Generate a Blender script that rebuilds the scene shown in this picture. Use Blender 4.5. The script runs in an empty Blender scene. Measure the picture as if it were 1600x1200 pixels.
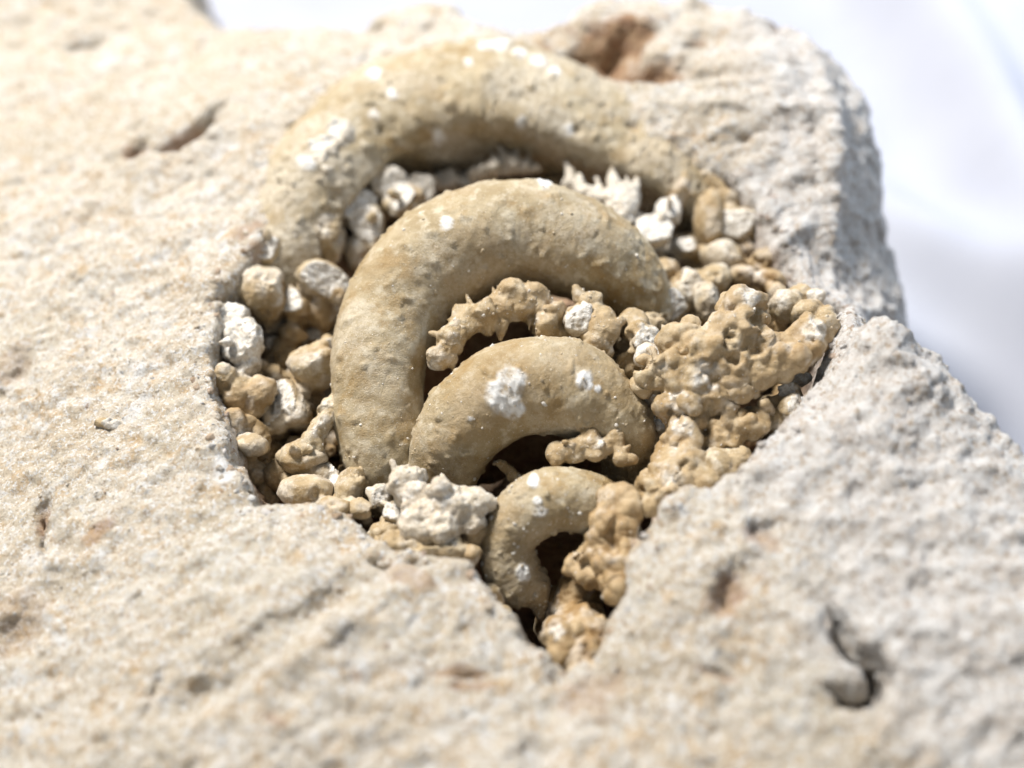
import bpy, bmesh, math, random
import numpy as np
from mathutils import Vector, Matrix

random.seed(7)
rng = np.random.default_rng(11)
S = bpy.context.scene
COL = S.collection

# ------------------------------------------------------------------ camera
PITCH = math.radians(50.0)
DIST = 15.0
LENS = 40.0
cam_data = bpy.data.cameras.new('camera')
cam = bpy.data.objects.new('camera', cam_data)
COL.objects.link(cam)
S.camera = cam
FWD = Vector((0, math.cos(PITCH), -math.sin(PITCH)))
UPV = Vector((0, math.sin(PITCH), math.cos(PITCH)))
RGT = Vector((1, 0, 0))
CAM = Vector((0, 0, 0)) - FWD * DIST
cam.location = CAM
cam.rotation_euler = (math.radians(90) - PITCH, 0, 0)
cam_data.lens = LENS
cam_data.sensor_width = 36.0
cam_data.clip_start = 0.1
cam_data.clip_end = 300.0
cam_data.dof.use_dof = True
cam_data.dof.focus_distance = 14.75
cam_data.dof.aperture_fstop = 0.075
cam_data.dof.aperture_blades = 0

# ------------------------------------------------------------------ light
world = bpy.data.worlds.new('World')
S.world = world
world.use_nodes = True
wb = world.node_tree.nodes['Background']
wb.inputs['Color'].default_value = (0.86, 0.92, 1.0, 1)
wb.inputs['Strength'].default_value = 0.13

def area(name, loc, target, size, power, color):
    d = bpy.data.lights.new(name, 'AREA')
    d.shape = 'RECTANGLE'; d.size = size[0]; d.size_y = size[1]
    d.energy = power; d.color = color
    o = bpy.data.objects.new(name, d); COL.objects.link(o)
    o.location = loc
    o.rotation_euler = (Vector(target) - Vector(loc)).to_track_quat('-Z', 'Y').to_euler()
    return o
area('key_lamp', (-26, 30, 50), (0, 0, 0), (14, 14), 50000, (1.0, 0.97, 0.93))
area('cool_window', (22, 16, 14), (2, 3, 0), (10, 8), 2200, (0.66, 0.80, 1.0))
area('front_fill', (-16, -40, 13), (0, 0, 0), (14, 8), 1500, (1.0, 0.97, 0.93))

S.cycles.diffuse_bounces = 1
S.view_settings.view_transform = 'Standard'
S.view_settings.look = 'None'
S.view_settings.exposure = 0.7
S.view_settings.gamma = 1.0

# ------------------------------------------------------------------ helpers
def at(px, py, z):
    u = (px - 800) / 1600 * 36 / LENS
    v = (600 - py) / 1600 * 36 / LENS
    d = FWD + RGT * u + UPV * v
    t = (z - CAM.z) / d.z
    return CAM + d * t

def ppu(p):
    return 1600 * LENS / 36 / (Vector(p) - CAM).dot(FWD)

def _hash(ix, iy, iz, seed):
    h = (ix.astype(np.uint32) * np.uint32(374761393) + iy.astype(np.uint32) * np.uint32(668265263)
         + iz.astype(np.uint32) * np.uint32(2246822519) + np.uint32((seed * 3266489917) & 0xffffffff))
    h = (h ^ (h >> np.uint32(13))) * np.uint32(1274126177)
    h = (h ^ (h >> np.uint32(16))) * np.uint32(2654435769)
    h = h ^ (h >> np.uint32(15))
    return h.astype(np.float32) / np.float32(4294967295.0)

def vnoise(P, f, seed=0):
    """value noise, range about -1..1, P is (n,3)"""
    Q = P.astype(np.float32) * f + 1000.37 + seed * 7.13
    I = np.floor(Q).astype(np.int64); F = (Q - I).astype(np.float32)
    F = F * F * F * (F * (F * 6 - 15) + 10)
    x, y, z = I[:, 0], I[:, 1], I[:, 2]
    fx, fy, fz = F[:, 0], F[:, 1], F[:, 2]
    def h(a, b, c): return _hash(x + a, y + b, z + c, seed)
    x00 = h(0,0,0) * (1-fx) + h(1,0,0) * fx
    x10 = h(0,1,0) * (1-fx) + h(1,1,0) * fx
    x01 = h(0,0,1) * (1-fx) + h(1,0,1) * fx
    x11 = h(0,1,1) * (1-fx) + h(1,1,1) * fx
    y0 = x00 * (1-fy) + x10 * fy
    y1 = x01 * (1-fy) + x11 * fy
    return (y0 * (1-fz) + y1 * fz) * 2 - 1

def fbm(P, f, octs=4, seed=0, gain=0.5, ridge=False):
    s = 0; a = 1.0; tot = 0
    R = np.array([[0.36, 0.48, -0.8], [-0.8, 0.6, 0], [0.48, 0.64, 0.6]], np.float32)
    Q = P.astype(np.float32)
    for o in range(octs):
        n = vnoise(Q, f * 2 ** o, seed + o * 3)
        if ridge: n = 1 - 2 * np.abs(n)
        s = s + a * n; tot += a; a *= gain
        Q = Q @ R
    return s / tot

def domes(P, f, seed=0):
    """botryoidal bumps: 0 in the creases, 1 on the tops"""
    Q = P.astype(np.float32) * f + 500.5; I = np.floor(Q).astype(np.int64); best = np.full(len(P), 9.0, np.float32)
    for a in (-1, 0, 1):
        for b in (-1, 0, 1):
            for c in (-1, 0, 1):
                J = I + (a, b, c); s = 0
                for k in range(3):
                    s = s + (J[:, k] + .15 + .7 * _hash(J[:, 0], J[:, 1], J[:, 2], seed + k * 11 + 1) - Q[:, k]) ** 2
                best = np.minimum(best, s)
    return np.sqrt(np.clip(1 - best / 1.1, 0, 1))

def smooth(a, b, x):
    t = np.clip((x - a) / (b - a), 0, 1)
    return t * t * (3 - 2 * t)

def poly_sd(P, poly):
    """signed distance of 2-D points to a polygon, negative inside"""
    poly = np.array(poly, float); n = len(poly)
    d = np.full(len(P), 1e9); inside = np.zeros(len(P), bool)
    for i in range(n):
        a = poly[i]; b = poly[(i + 1) % n]
        e = b - a; w = P - a
        t = np.clip((w @ e) / max(e @ e, 1e-9), 0, 1)
        q = w - t[:, None] * e
        d = np.minimum(d, (q ** 2).sum(1))
        c = ((a[1] > P[:, 1]) != (b[1] > P[:, 1]))
        with np.errstate(divide='ignore', invalid='ignore'):
            xi = (b[0] - a[0]) * (P[:, 1] - a[1]) / (b[1] - a[1] + 1e-12) + a[0]
        inside ^= c & (P[:, 0] < xi)
    d = np.sqrt(d)
    return np.where(inside, -d, d)

def verts_of(me):
    a = np.empty(len(me.vertices) * 3, np.float32)
    me.vertices.foreach_get('co', a); return a.reshape(-1, 3)

def normals_of(me):
    a = np.empty(len(me.vertices) * 3, np.float32)
    me.vertex_normals.foreach_get('vector', a); return a.reshape(-1, 3)

def set_verts(me, V):
    me.vertices.foreach_set('co', np.ascontiguousarray(V, np.float32).ravel()); me.update()

def set_tint(me, T):
    """T: (n,3) material zones: R = white calcite, G = ochre stain, B = grey"""
    at_ = me.color_attributes.new('zone', 'FLOAT_COLOR', 'POINT')
    a = np.ones((len(me.vertices), 4), np.float32); a[:, :3] = T
    at_.data.foreach_set('color', a.ravel())

def smooth_shade(me):
    me.polygons.foreach_set('use_smooth', np.ones(len(me.polygons), bool)); me.update()

def mesh_np(name, V, F):
    me = bpy.data.meshes.new(name)
    V = np.ascontiguousarray(V, np.float32); F = np.ascontiguousarray(F, np.int32)
    k = F.shape[1]
    me.vertices.add(len(V)); me.vertices.foreach_set('co', V.ravel())
    me.loops.add(F.size); me.loops.foreach_set('vertex_index', F.ravel())
    me.polygons.add(len(F))
    me.polygons.foreach_set('loop_start', np.arange(0, F.size, k, dtype=np.int32))
    me.update(calc_edges=True); me.validate()
    return me

def link(name, me, mat, parent=None):
    o = bpy.data.objects.new(name, me); COL.objects.link(o)
    if mat and not me.materials: me.materials.append(mat)
    if parent: o.parent = parent
    return o

def remesh(me, voxel, smooth_it=0, sm=0.5):
    o = bpy.data.objects.new('tmp', me); COL.objects.link(o)
    m = o.modifiers.new('r', 'REMESH'); m.mode = 'VOXEL'; m.voxel_size = voxel
    if smooth_it:
        s = o.modifiers.new('s', 'SMOOTH'); s.iterations = smooth_it; s.factor = sm
    dg = bpy.context.evaluated_depsgraph_get()
    out = bpy.data.meshes.new_from_object(o.evaluated_get(dg))
    bpy.data.objects.remove(o)
    return out

_ico = {}
def ico(sub):
    if sub not in _ico:
        bm = bmesh.new(); bmesh.ops.create_icosphere(bm, subdivisions=sub, radius=1)
        V = np.array([v.co[:] for v in bm.verts], np.float32)
        F = np.array([[v.index for v in f.verts] for f in bm.faces], np.int32)
        bm.free(); _ico[sub] = (V, F)
    return _ico[sub]

# ------------------------------------------------------------------ materials
def new_mat(name):
    m = bpy.data.materials.new(name); m.use_nodes = True
    nt = m.node_tree; nt.nodes.clear()
    out = nt.nodes.new('ShaderNodeOutputMaterial')
    b = nt.nodes.new('ShaderNodeBsdfPrincipled')
    nt.links.new(b.outputs[0], out.inputs[0])
    return m, nt, b

class G:
    """little node-graph writer"""
    def __init__(s, nt): s.nt = nt; s.tc = nt.nodes.new('ShaderNodeTexCoord').outputs['Object']
    def noise(s, sc, det=4, rough=0.6, dist=0.0, off=0):
        n = s.nt.nodes.new('ShaderNodeTexNoise')
        n.inputs['Scale'].default_value = sc; n.inputs['Detail'].default_value = det
        n.inputs['Roughness'].default_value = rough; n.inputs['Distortion'].default_value = dist
        if off:
            a = s.nt.nodes.new('ShaderNodeVectorMath'); a.inputs[1].default_value = (off, off * .7, -off)
            s.nt.links.new(s.tc, a.inputs[0]); s.nt.links.new(a.outputs[0], n.inputs['Vector'])
        else: s.nt.links.new(s.tc, n.inputs['Vector'])
        return n.outputs['Fac']
    def voro(s, sc, feature='F1'):
        n = s.nt.nodes.new('ShaderNodeTexVoronoi'); n.feature = feature
        n.inputs['Scale'].default_value = sc; s.nt.links.new(s.tc, n.inputs['Vector'])
        return n
    def ramp(s, fac, a, b, lo=0.0, hi=1.0):
        n = s.nt.nodes.new('ShaderNodeMapRange'); n.interpolation_type = 'SMOOTHSTEP'
        n.inputs['From Min'].default_value = a; n.inputs['From Max'].default_value = b
        n.inputs['To Min'].default_value = lo; n.inputs['To Max'].default_value = hi
        s.nt.links.new(fac, n.inputs['Value']); return n.outputs[0]
    def mix(s, fac, a, b, mode='MIX'):
        n = s.nt.nodes.new('ShaderNodeMix'); n.data_type = 'RGBA'; n.blend_type = mode
        for v, k in ((fac, 0), (a, 6), (b, 7)):
            if isinstance(v, (int, float)): n.inputs[k].default_value = v
            elif isinstance(v, tuple): n.inputs[k].default_value = (*v, 1)
            else: s.nt.links.new(v, n.inputs[k])
        return n.outputs[2]
    def math(s, op, a, b=0.0, clamp=False):
        n = s.nt.nodes.new('ShaderNodeMath'); n.operation = op; n.use_clamp = clamp
        for v, k in ((a, 0), (b, 1)):
            if isinstance(v, (int, float)): n.inputs[k].default_value = v
            else: s.nt.links.new(v, n.inputs[k])
        return n.outputs[0]
    def bump(s, h, strength, dist, prev=None):
        n = s.nt.nodes.new('ShaderNodeBump'); n.inputs['Strength'].default_value = strength
        n.inputs['Distance'].default_value = dist; s.nt.links.new(h, n.inputs['Height'])
        if prev: s.nt.links.new(prev, n.inputs['Normal'])
        return n.outputs[0]
    def zone(s):
        a = s.nt.nodes.new('ShaderNodeAttribute'); a.attribute_name = 'zone'
        p = s.nt.nodes.new('ShaderNodeSeparateColor'); s.nt.links.new(a.outputs['Color'], p.inputs[0])
        return p.outputs[0], p.outputs[1], p.outputs[2]

def mat_limestone():
    m, nt, b = new_mat('limestone'); g = G(nt)
    zr, zg, zb = g.zone()
    c = g.mix(g.ramp(g.noise(0.9, 5, .6), .35, .65), (0.69, 0.585, 0.44), (0.82, 0.75, 0.635))
    c = g.mix(g.ramp(g.noise(3.2, 5, .65, .3, 4), .5, .68), c, (0.68, 0.50, 0.30))
    c = g.mix(g.ramp(g.noise(2.6, 5, .7, 0, 9), .52, .66), c, (0.88, 0.86, 0.82))
    c = g.mix(g.ramp(g.noise(.55, 3, .5, .2, 12), .48, .66, 0, .5), c, (0.68, 0.60, 0.46))
    grey = g.mix(g.ramp(g.noise(4.0, 5, .65, 0, 2), .38, .62), (0.72, 0.66, 0.60), (0.87, 0.84, 0.80))
    c = g.mix(zb, c, grey)
    # grain-sized flecks, pale and rusty
    c = g.mix(g.ramp(g.noise(17, 3, .7, 0, 3), .52, .60, 0, .9), c, (0.93, 0.91, 0.88))
    c = g.mix(g.ramp(g.noise(13, 3, .7, 0, 6), .54, .64, 0, .7), c, (0.50, 0.36, 0.215))
    c = g.mix(g.ramp(g.noise(34, 2, .6, 0, 8), .58, .68, 0, .5), c, (0.38, 0.31, 0.24))
    c = g.mix(zg, c, g.mix(g.ramp(g.noise(5, 4, .6), .35, .65), (0.37, 0.20, 0.11), (0.58, 0.39, 0.235)))
    c = g.mix(zr, c, (0.88, 0.87, 0.85))
    nt.links.new(c, b.inputs['Base Color'])
    b.inputs['Roughness'].default_value = 0.85
    b.inputs['Specular IOR Level'].default_value = 0.3
    n = g.bump(g.noise(9, 6, .75, 0, 5), 1.0, .055)
    n = g.bump(g.noise(27, 4, .8, 0, 1), 1.0, .034, n)
    nt.links.new(n, b.inputs['Normal'])
    return m

def mat_fossil():
    m, nt, b = new_mat('fossil_calcite'); g = G(nt)
    zr, zg, zb = g.zone()
    c = g.mix(g.ramp(g.noise(1.6, 4, .6, .3), .36, .66), (0.39, 0.295, 0.16), (0.52, 0.425, 0.27))
    c = g.mix(g.ramp(g.noise(5, 4, .6, 0, 2), .48, .68, 0, .8), c, (0.66, 0.58, 0.43))
    c = g.mix(g.ramp(g.noise(2.6, 5, .65, .2, 7), .48, .66, 0, .75), c, (0.37, 0.24, 0.09))
    c = g.mix(zb, c, g.mix(g.ramp(g.noise(12, 4, .7, 0, 4), .35, .6), (0.42, 0.34, 0.22), (0.66, 0.59, 0.47)))
    c = g.mix(g.ramp(g.noise(48, 2, .6, 0, 3), .62, .70, 0, .65), c, (0.78, 0.72, 0.6))
    c = g.mix(g.ramp(g.noise(42, 2, .6, 0, 9), .66, .74, 0, .7), c, (0.12, 0.085, 0.05))
    c = g.mix(zg, c, (0.36, 0.23, 0.09))
    c = g.mix(zr, c, (0.90, 0.89, 0.86))
    nt.links.new(c, b.inputs['Base Color'])
    b.inputs['Roughness'].default_value = 0.5
    b.inputs['Specular IOR Level'].default_value = 0.45
    n = g.bump(g.noise(9, 5, .7, 0, 5), .7, .035)
    n = g.bump(g.noise(50, 3, .75, 0, 1), .9, .016, n)
    nt.links.new(n, b.inputs['Normal'])
    return m

def mat_nodule():
    m, nt, b = new_mat('nodule_calcite'); g = G(nt)
    zr, zg, zb = g.zone()
    c = g.mix(g.ramp(g.noise(2.2, 4, .6, .3), .36, .66), (0.39, 0.285, 0.15), (0.54, 0.43, 0.27))
    c = g.mix(g.ramp(g.noise(6, 4, .6, 0, 2), .48, .66, 0, .8), c, (0.66, 0.57, 0.415))
    c = g.mix(g.ramp(g.noise(45, 2, .6, 0, 3), .6, .70, 0, .7), c, (0.82, 0.77, 0.66))
    c = g.mix(g.ramp(g.noise(42, 2, .6, 0, 9), .67, .75, 0, .7), c, (0.14, 0.10, 0.06))
    ochre = g.mix(g.ramp(g.noise(4, 4, .6, .3, 5), .38, .64), (0.33, 0.20, 0.08), (0.50, 0.355, 0.19))
    c = g.mix(zg, c, ochre)
    xt = g.mix(g.ramp(g.noise(16, 4, .75, 0, 6), .38, .62), (0.60, 0.53, 0.43), (0.88, 0.85, 0.79))
    c = g.mix(zr, c, xt)
    nt.links.new(c, b.inputs['Base Color'])
    b.inputs['Roughness'].default_value = 0.55
    b.inputs['Specular IOR Level'].default_value = 0.4
    n = g.bump(g.noise(10, 4, .65, 0, 5), .6, .03)
    n = g.bump(g.noise(48, 3, .7, 0, 1), .8, .014, n)
    vo = g.voro(8)                      # cleavage facets on the broken calcite
    h = g.math('MULTIPLY', g.math('MULTIPLY', vo.outputs['Distance'], 1.0), zr)
    n = g.bump(h, .7, .035, n)
    nt.links.new(n, b.inputs['Normal'])
    nt.links.new(g.ramp(zr, .3, .9, .55, .28), b.inputs['Roughness'])
    return m

def mat_cloth():
    m, nt, b = new_mat('white_cloth'); g = G(nt)
    c = g.mix(g.ramp(g.noise(0.4, 3), .3, .7), (0.44, 0.455, 0.52), (0.47, 0.485, 0.545))
    nt.links.new(c, b.inputs['Base Color'])
    b.inputs['Roughness'].default_value = 0.9
    b.inputs['Sheen Weight'].default_value = 0.15
    n = g.bump(g.noise(60, 2, .5), .3, .01)
    nt.links.new(n, b.inputs['Normal'])
    return m

LIME, FOSS, NOD, CLOTH = mat_limestone(), mat_fossil(), mat_nodule(), mat_cloth()

# ------------------------------------------------------------------ the rock surface
def xyz(l): return [at(*p) for p in l]
ctrl = xyz([
 (-300,-100,-.2),(0,0,-.3),(0,-80,-.1),(200,-90,-.0),(200,-20,-.25),(-100,300,-.7),(200,300,-.15),(-100,600,-.9),(200,600,-.2),(-100,900,-1.0),(200,900,-.35),
 (-100,1250,-.9),(300,1250,-.2),(400,60,-.1),(400,300,.15),(330,480,.1),(330,640,0),(395,800,-.1),(540,805,-.1),(600,860,0),
 (740,890,.05),(830,1020,-.1),(880,1070,-.2),(600,1250,.05),(900,1250,.1),(600,1000,.15),(470,960,.2),(330,1060,.0),
 (400,230,.2),(500,150,.45),(600,70,.55),(750,50,.55),(900,110,.55),(1060,200,.5),(1130,270,.3),(1215,400,.05),(1260,450,.0),
 (920,40,.75),(1080,40,.85),(1200,90,.9),(1300,150,.8),(1250,250,.45),(1305,220,.6),(1345,240,.1),(1375,330,-.6),(1390,430,-1.2),(1300,330,.15),(1305,440,-.5),
 (1310,560,.85),(1370,495,1.55),(1332,530,1.05),(1430,540,1.3),(1240,640,.85),(1180,720,.7),(1000,860,.35),(960,1000,-.0),(1100,900,.5),(1300,800,.7),
 (1500,700,.85),(1480,590,.95),(1700,850,.6),(1300,1000,.4),(1650,1050,.5),(1200,1250,.1),(1650,1300,.2)])
ctrl += [Vector((-12,-8,-1.2)), Vector((0,-9,-.4)), Vector((9,-8,-.3)), Vector((-12,10,-.9)), Vector((-5,9,-.4))]
C = np.array([[c.x, c.y] for c in ctrl]); Z = np.array([c.z for c in ctrl])
def _tps(r2): return r2 * np.log(r2 + 1e-9) * .5
K = _tps(((C[:, None] - C[None]) ** 2).sum(-1)) + np.eye(len(C)) * 0.04
Pm = np.c_[np.ones(len(C)), C]
A = np.block([[K, Pm], [Pm.T, np.zeros((3, 3))]])
W = np.linalg.solve(A, np.r_[Z, 0, 0, 0])
def surf(P):
    out = np.empty(len(P))
    for i in range(0, len(P), 40000):
        p = P[i:i+40000]
        out[i:i+40000] = _tps(((p[:, None] - C[None]) ** 2).sum(-1)) @ W[:-3] + W[-3] + p @ W[-2:]
    return out

pit = [(p.x, p.y) for p in xyz([(395,797,-.1),(352,720,-.05),(335,640,0),(322,560,0),(340,470,.1),(385,400,.15),(415,330,.25),
 (462,250,.35),(540,165,.45),(650,112,.4),(760,98,.4),(845,128,.4),(985,205,.4),(1085,240,.45),(1158,268,.3),(1204,335,.15),
 (1240,395,.05),(1270,450,.0),(1330,470,.0),(1318,515,.7),(1305,560,.85),(1240,640,.85),(1180,715,.7),(1128,758,.6),(1078,766,.5),(1035,802,.4),(994,850,.32),(1000,900,.2),
 (962,990,-.05),(935,1045,-.1),(880,1060,-.15),(832,1025,-.1),(790,965,-.05),(745,905,.0),(700,872,.0),(610,862,0),(540,812,-.1),(470,790,-.1)])]
outline = [(p.x, p.y) for p in xyz([(290,-10,-.3),(350,22,-.1),(400,40,-.1),(500,42,.0),(565,58,.1),(600,16,.2),(700,12,.3),(745,50,.3),(800,68,.3),(880,60,.4),
 (905,8,.8),(1000,-14,.9),(1100,-8,.95),(1200,18,.95),(1285,52,.9),(1350,105,.7),(1385,200,.4),(1388,300,-.1),(1408,350,-.6),(1412,440,-1.3),(1405,520,-1.6),
 (1345,505,-.6),(1344,498,1.0),(1366,468,1.5),(1398,474,1.45),(1480,556,.95),(1560,640,.75),(1640,730,.6),(1800,900,.5),(1900,1300,.3)])]
outline += [(9, -7.5), (3, -8), (-5, -8.2), (-12, -7.5), (-14, 2), (-14.5, 12.5), (-7.2, 12.8)]

BASE = -5.0
step = 0.055
xs = np.arange(-15.6, 10.2, step); ys = np.arange(-8.8, 13.9, step)
X, Y = np.meshgrid(xs, ys); P2 = np.c_[X.ravel(), Y.ravel()]
P3 = np.c_[P2, np.zeros(len(P2))].astype(np.float32)
h = surf(P2)
sd = poly_sd(P2, outline) + .10 * fbm(P3, 1.1, 4, 31) + .03
psd = poly_sd(P2, pit) + .10 * fbm(P3, 3.2, 4, 41, .6)
# broad relief before the cuts
h = h + .16 * fbm(P3, .55, 3, 5) + .07 * fbm(P3, 1.6, 3, 9, ridge=True) * smooth(-.2, .6, psd)
# single marks: (px,py,z, half length, half width, angle deg, depth)
marks = [
 (214,238,-.1,.20,.15,80,.6),(296,226,-.1,.42,.17,35,.65),(332,195,-.05,.32,.08,62,.8),(265,240,-.1,.3,.14,10,.25),
 (345,462,.1,.22,.05,50,.35),(58,795,-.4,.20,.08,100,.4),(60,830,-.4,.3,.05,105,.2),(650,880,.05,.18,.07,-20,.25),(590,880,.05,.12,.06,-30,.3),
 (1318,985,.4,.26,.05,118,.6),(1345,1024,.4,.28,.085,142,1.4),(1376,1050,.4,.19,.10,100,1.7),(1372,1076,.4,.14,.09,50,1.6),(1348,1088,.4,.22,.07,5,1.4),(1315,1078,.4,.16,.05,155,.8),
 (1140,930,.35,.35,.18,50,.2),(1190,850,.4,.14,.2,60,.18),(720,1052,.1,.3,.04,0,.12),(735,1065,.1,.25,.03,5,.12),(1110,1055,.2,.35,.03,-20,.1),
 (420,1010,.05,.85,.28,35,.16),(520,940,.1,.6,.22,40,.14),(300,1085,0,.4,.2,20,.15),(235,1080,-.1,.25,.05,80,.12),
 (940,80,.75,.70,.45,15,.50),(1010,115,.65,.65,.28,-15,.42),(890,118,.55,.40,.18,-40,.3),(960,60,.8,.2,.12,40,.3),(1090,128,.7,.28,.08,-12,.45),(1085,75,.8,.15,.1,0,.25),
 (1215,40,.9,.13,.12,60,.35),(590,55,.2,.2,.08,20,.2),(505,205,.2,.15,.3,60,.25),(470,215,.2,.1,.16,70,.3),
 (1180,190,.8,.25,.10,20,.15),(1270,215,.6,.12,.25,10,.12),(1400,345,-.5,.3,.1,20,.2),(130,60,-.3,.4,.15,30,.2),(20,600,-.7,.4,.15,60,.15),(30,1000,-.8,.3,.3,60,.2),
 (560,455,.0,.01,.01,0,0)]
for (px, py, z, L, Wd, an, dep) in marks:
    if dep == 0: continue
    c = at(px, py, z); a = math.radians(an)
    dx = P2[:, 0] - c.x; dy = (P2[:, 1] - c.y)
    u = dx * math.cos(a) + dy * math.sin(a); v = -dx * math.sin(a) + dy * math.cos(a)
    q = (u / L) ** 2 + (v / Wd) ** 2
    h = h - dep * np.exp(-q ** 1.5)
for (px, py, z, L, Wd, an, hi) in [(270,215,-.1,.5,.2,25,-.0),(345,230,-.05,.25,.12,60,.12),(1000,35,.9,.5,.2,0,.2),(1303,280,.3,.16,1.4,-5,.22),
        (1165,330,.2,.5,.12,20,.08),(1230,360,.2,.5,.1,25,.10),(1200,290,.3,.6,.1,20,.08),(1440,620,.9,.2,.2,0,.08),(1020,800,.3,.3,.25,30,.12),(520,1000,.2,.8,.2,38,.1)]:
    c = at(px, py, z); a = math.radians(an)
    dx = P2[:, 0] - c.x; dy = (P2[:, 1] - c.y)
    u = dx * math.cos(a) + dy * math.sin(a); v = -dx * math.sin(a) + dy * math.cos(a)
    h = h + hi * np.exp(-(u / L) ** 2 - (v / Wd) ** 2)
# the pit that holds the shell
floor_z = -3.9 + .5 * fbm(P3, 1.2, 3, 51) + 1.2 * smooth(-.9, -.1, P2[:, 0] + 2.6) * 0
left = smooth(-1.3, -2.4, P2[:, 0]) ; right = smooth(1.9, 3.0, P2[:, 0]) * smooth(-2.5, -1, P2[:, 1])
yy = P2[:, 1] + .08 * fbm(P3, 1.5, 2, 55)
light_block = 2.3 * smooth(-1.25, -1.05, yy) * smooth(-.30, -.5, yy) + 2.6 * smooth(.25, .45, yy) * smooth(1.15, .95, yy) + 3.0 * smooth(1.75, 2.0, yy)  # raised floor bands added under the whorls to block the key light
floor_z = floor_z + np.maximum(np.maximum(2.3 * left, 2.1 * right), light_block)
t = smooth(0.0, -.38, psd)
h = h * (1 - t) + np.minimum(floor_z, h - .2) * t
# flanks of the block
fall = np.maximum(0, sd + .12)
h = h - np.minimum(fall ** 1.4 * 5.5, 40)
h = np.maximum(h, BASE - .3)
ny, nx = X.shape
V = np.c_[P2, h]
idx = np.arange(nx * ny).reshape(ny, nx)
F = np.c_[idx[:-1, :-1].ravel(), idx[:-1, 1:].ravel(), idx[1:, 1:].ravel(), idx[1:, :-1].ravel()]
# skirt and floor make it a closed solid
per = np.r_[idx[0, :-1], idx[:-1, -1], idx[-1, :0:-1], idx[:0:-1, 0]]
nb = len(V); Vb = V[per].copy(); Vb[:, 2] = BASE - .8
V = np.r_[V, Vb, [[-2, 1, BASE - .8]]]
k = len(per); ar = np.arange(k); nxt = (ar + 1) % k
Fs = np.c_[per, nb + ar, nb + nxt, per[nxt]]
me0 = bpy.data.meshes.new('t')
F3 = [tuple(f) for f in Fs] ; 
bot = [(nb + int(j), nb + k, nb + int(n)) for j, n in zip(ar, nxt)]
V_all = V
bmF = np.r_[F, Fs]
me0.vertices.add(len(V_all)); me0.vertices.foreach_set('co', np.ascontiguousarray(V_all, np.float32).ravel())
loops = np.r_[bmF.ravel(), np.array(bot).ravel()].astype(np.int32)
me0.loops.add(len(loops)); me0.loops.foreach_set('vertex_index', loops)
starts = np.r_[np.arange(len(bmF)) * 4, len(bmF) * 4 + np.arange(len(bot)) * 3].astype(np.int32)
me0.polygons.add(len(starts)); me0.polygons.foreach_set('loop_start', starts)
me0.update(calc_edges=True); me0.validate()
rock_me = remesh(me0, 0.042)
bpy.data.meshes.remove(me0)
# drop the hidden flat slab below the cloth
bm = bmesh.new(); bm.from_mesh(rock_me)
bmesh.ops.delete(bm, geom=[v for v in bm.verts if v.co.z < BASE - .12], context='VERTS')
bm.to_mesh(rock_me); bm.free()
V = verts_of(rock_me); N = normals_of(rock_me)
psdv = poly_sd(V[:, :2].astype(float), pit)
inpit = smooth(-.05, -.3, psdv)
rear0 = smooth(3.0, 4.2, V[:, 1]) * smooth(2.6, 3.6, V[:, 0])
rough = (1 - .35 * inpit) * (1 - .5 * rear0)
n1 = fbm(V, 1.3, 4, 61)
n2 = fbm(V, 4.5, 4, 71)
n3 = fbm(V, 11, 3, 81, .6)
rid = fbm(V, 2.4, 4, 91, ridge=True)
d = (.07 * n1 + .07 * n2 + .03 * n3 + .05 * rid) * rough
pits_ = fbm(V, 6.0, 2, 101)
d -= .025 * smooth(.6, .85, pits_)
rear = smooth(3.2, 4.2, V[:, 1]) * smooth(2.4, 3.4, V[:, 0])
Vs = V @ np.array([[.8, .25, 0], [-.5, 1.9, 0], [0, 0, 1.6]], np.float32)
d += rear * (.09 * fbm(V, 1.1, 2, 121, ridge=True) + .10 * fbm(Vs, 1.2, 4, 122, ridge=True))
flank = smooth(.05, .5, poly_sd(V[:, :2].astype(float), outline) + .3)
d += flank * (.16 * fbm(V, 1.1, 3, 111, ridge=True))
V = V + N * d[:, None]
set_verts(rock_me, V.astype(np.float32))
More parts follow.
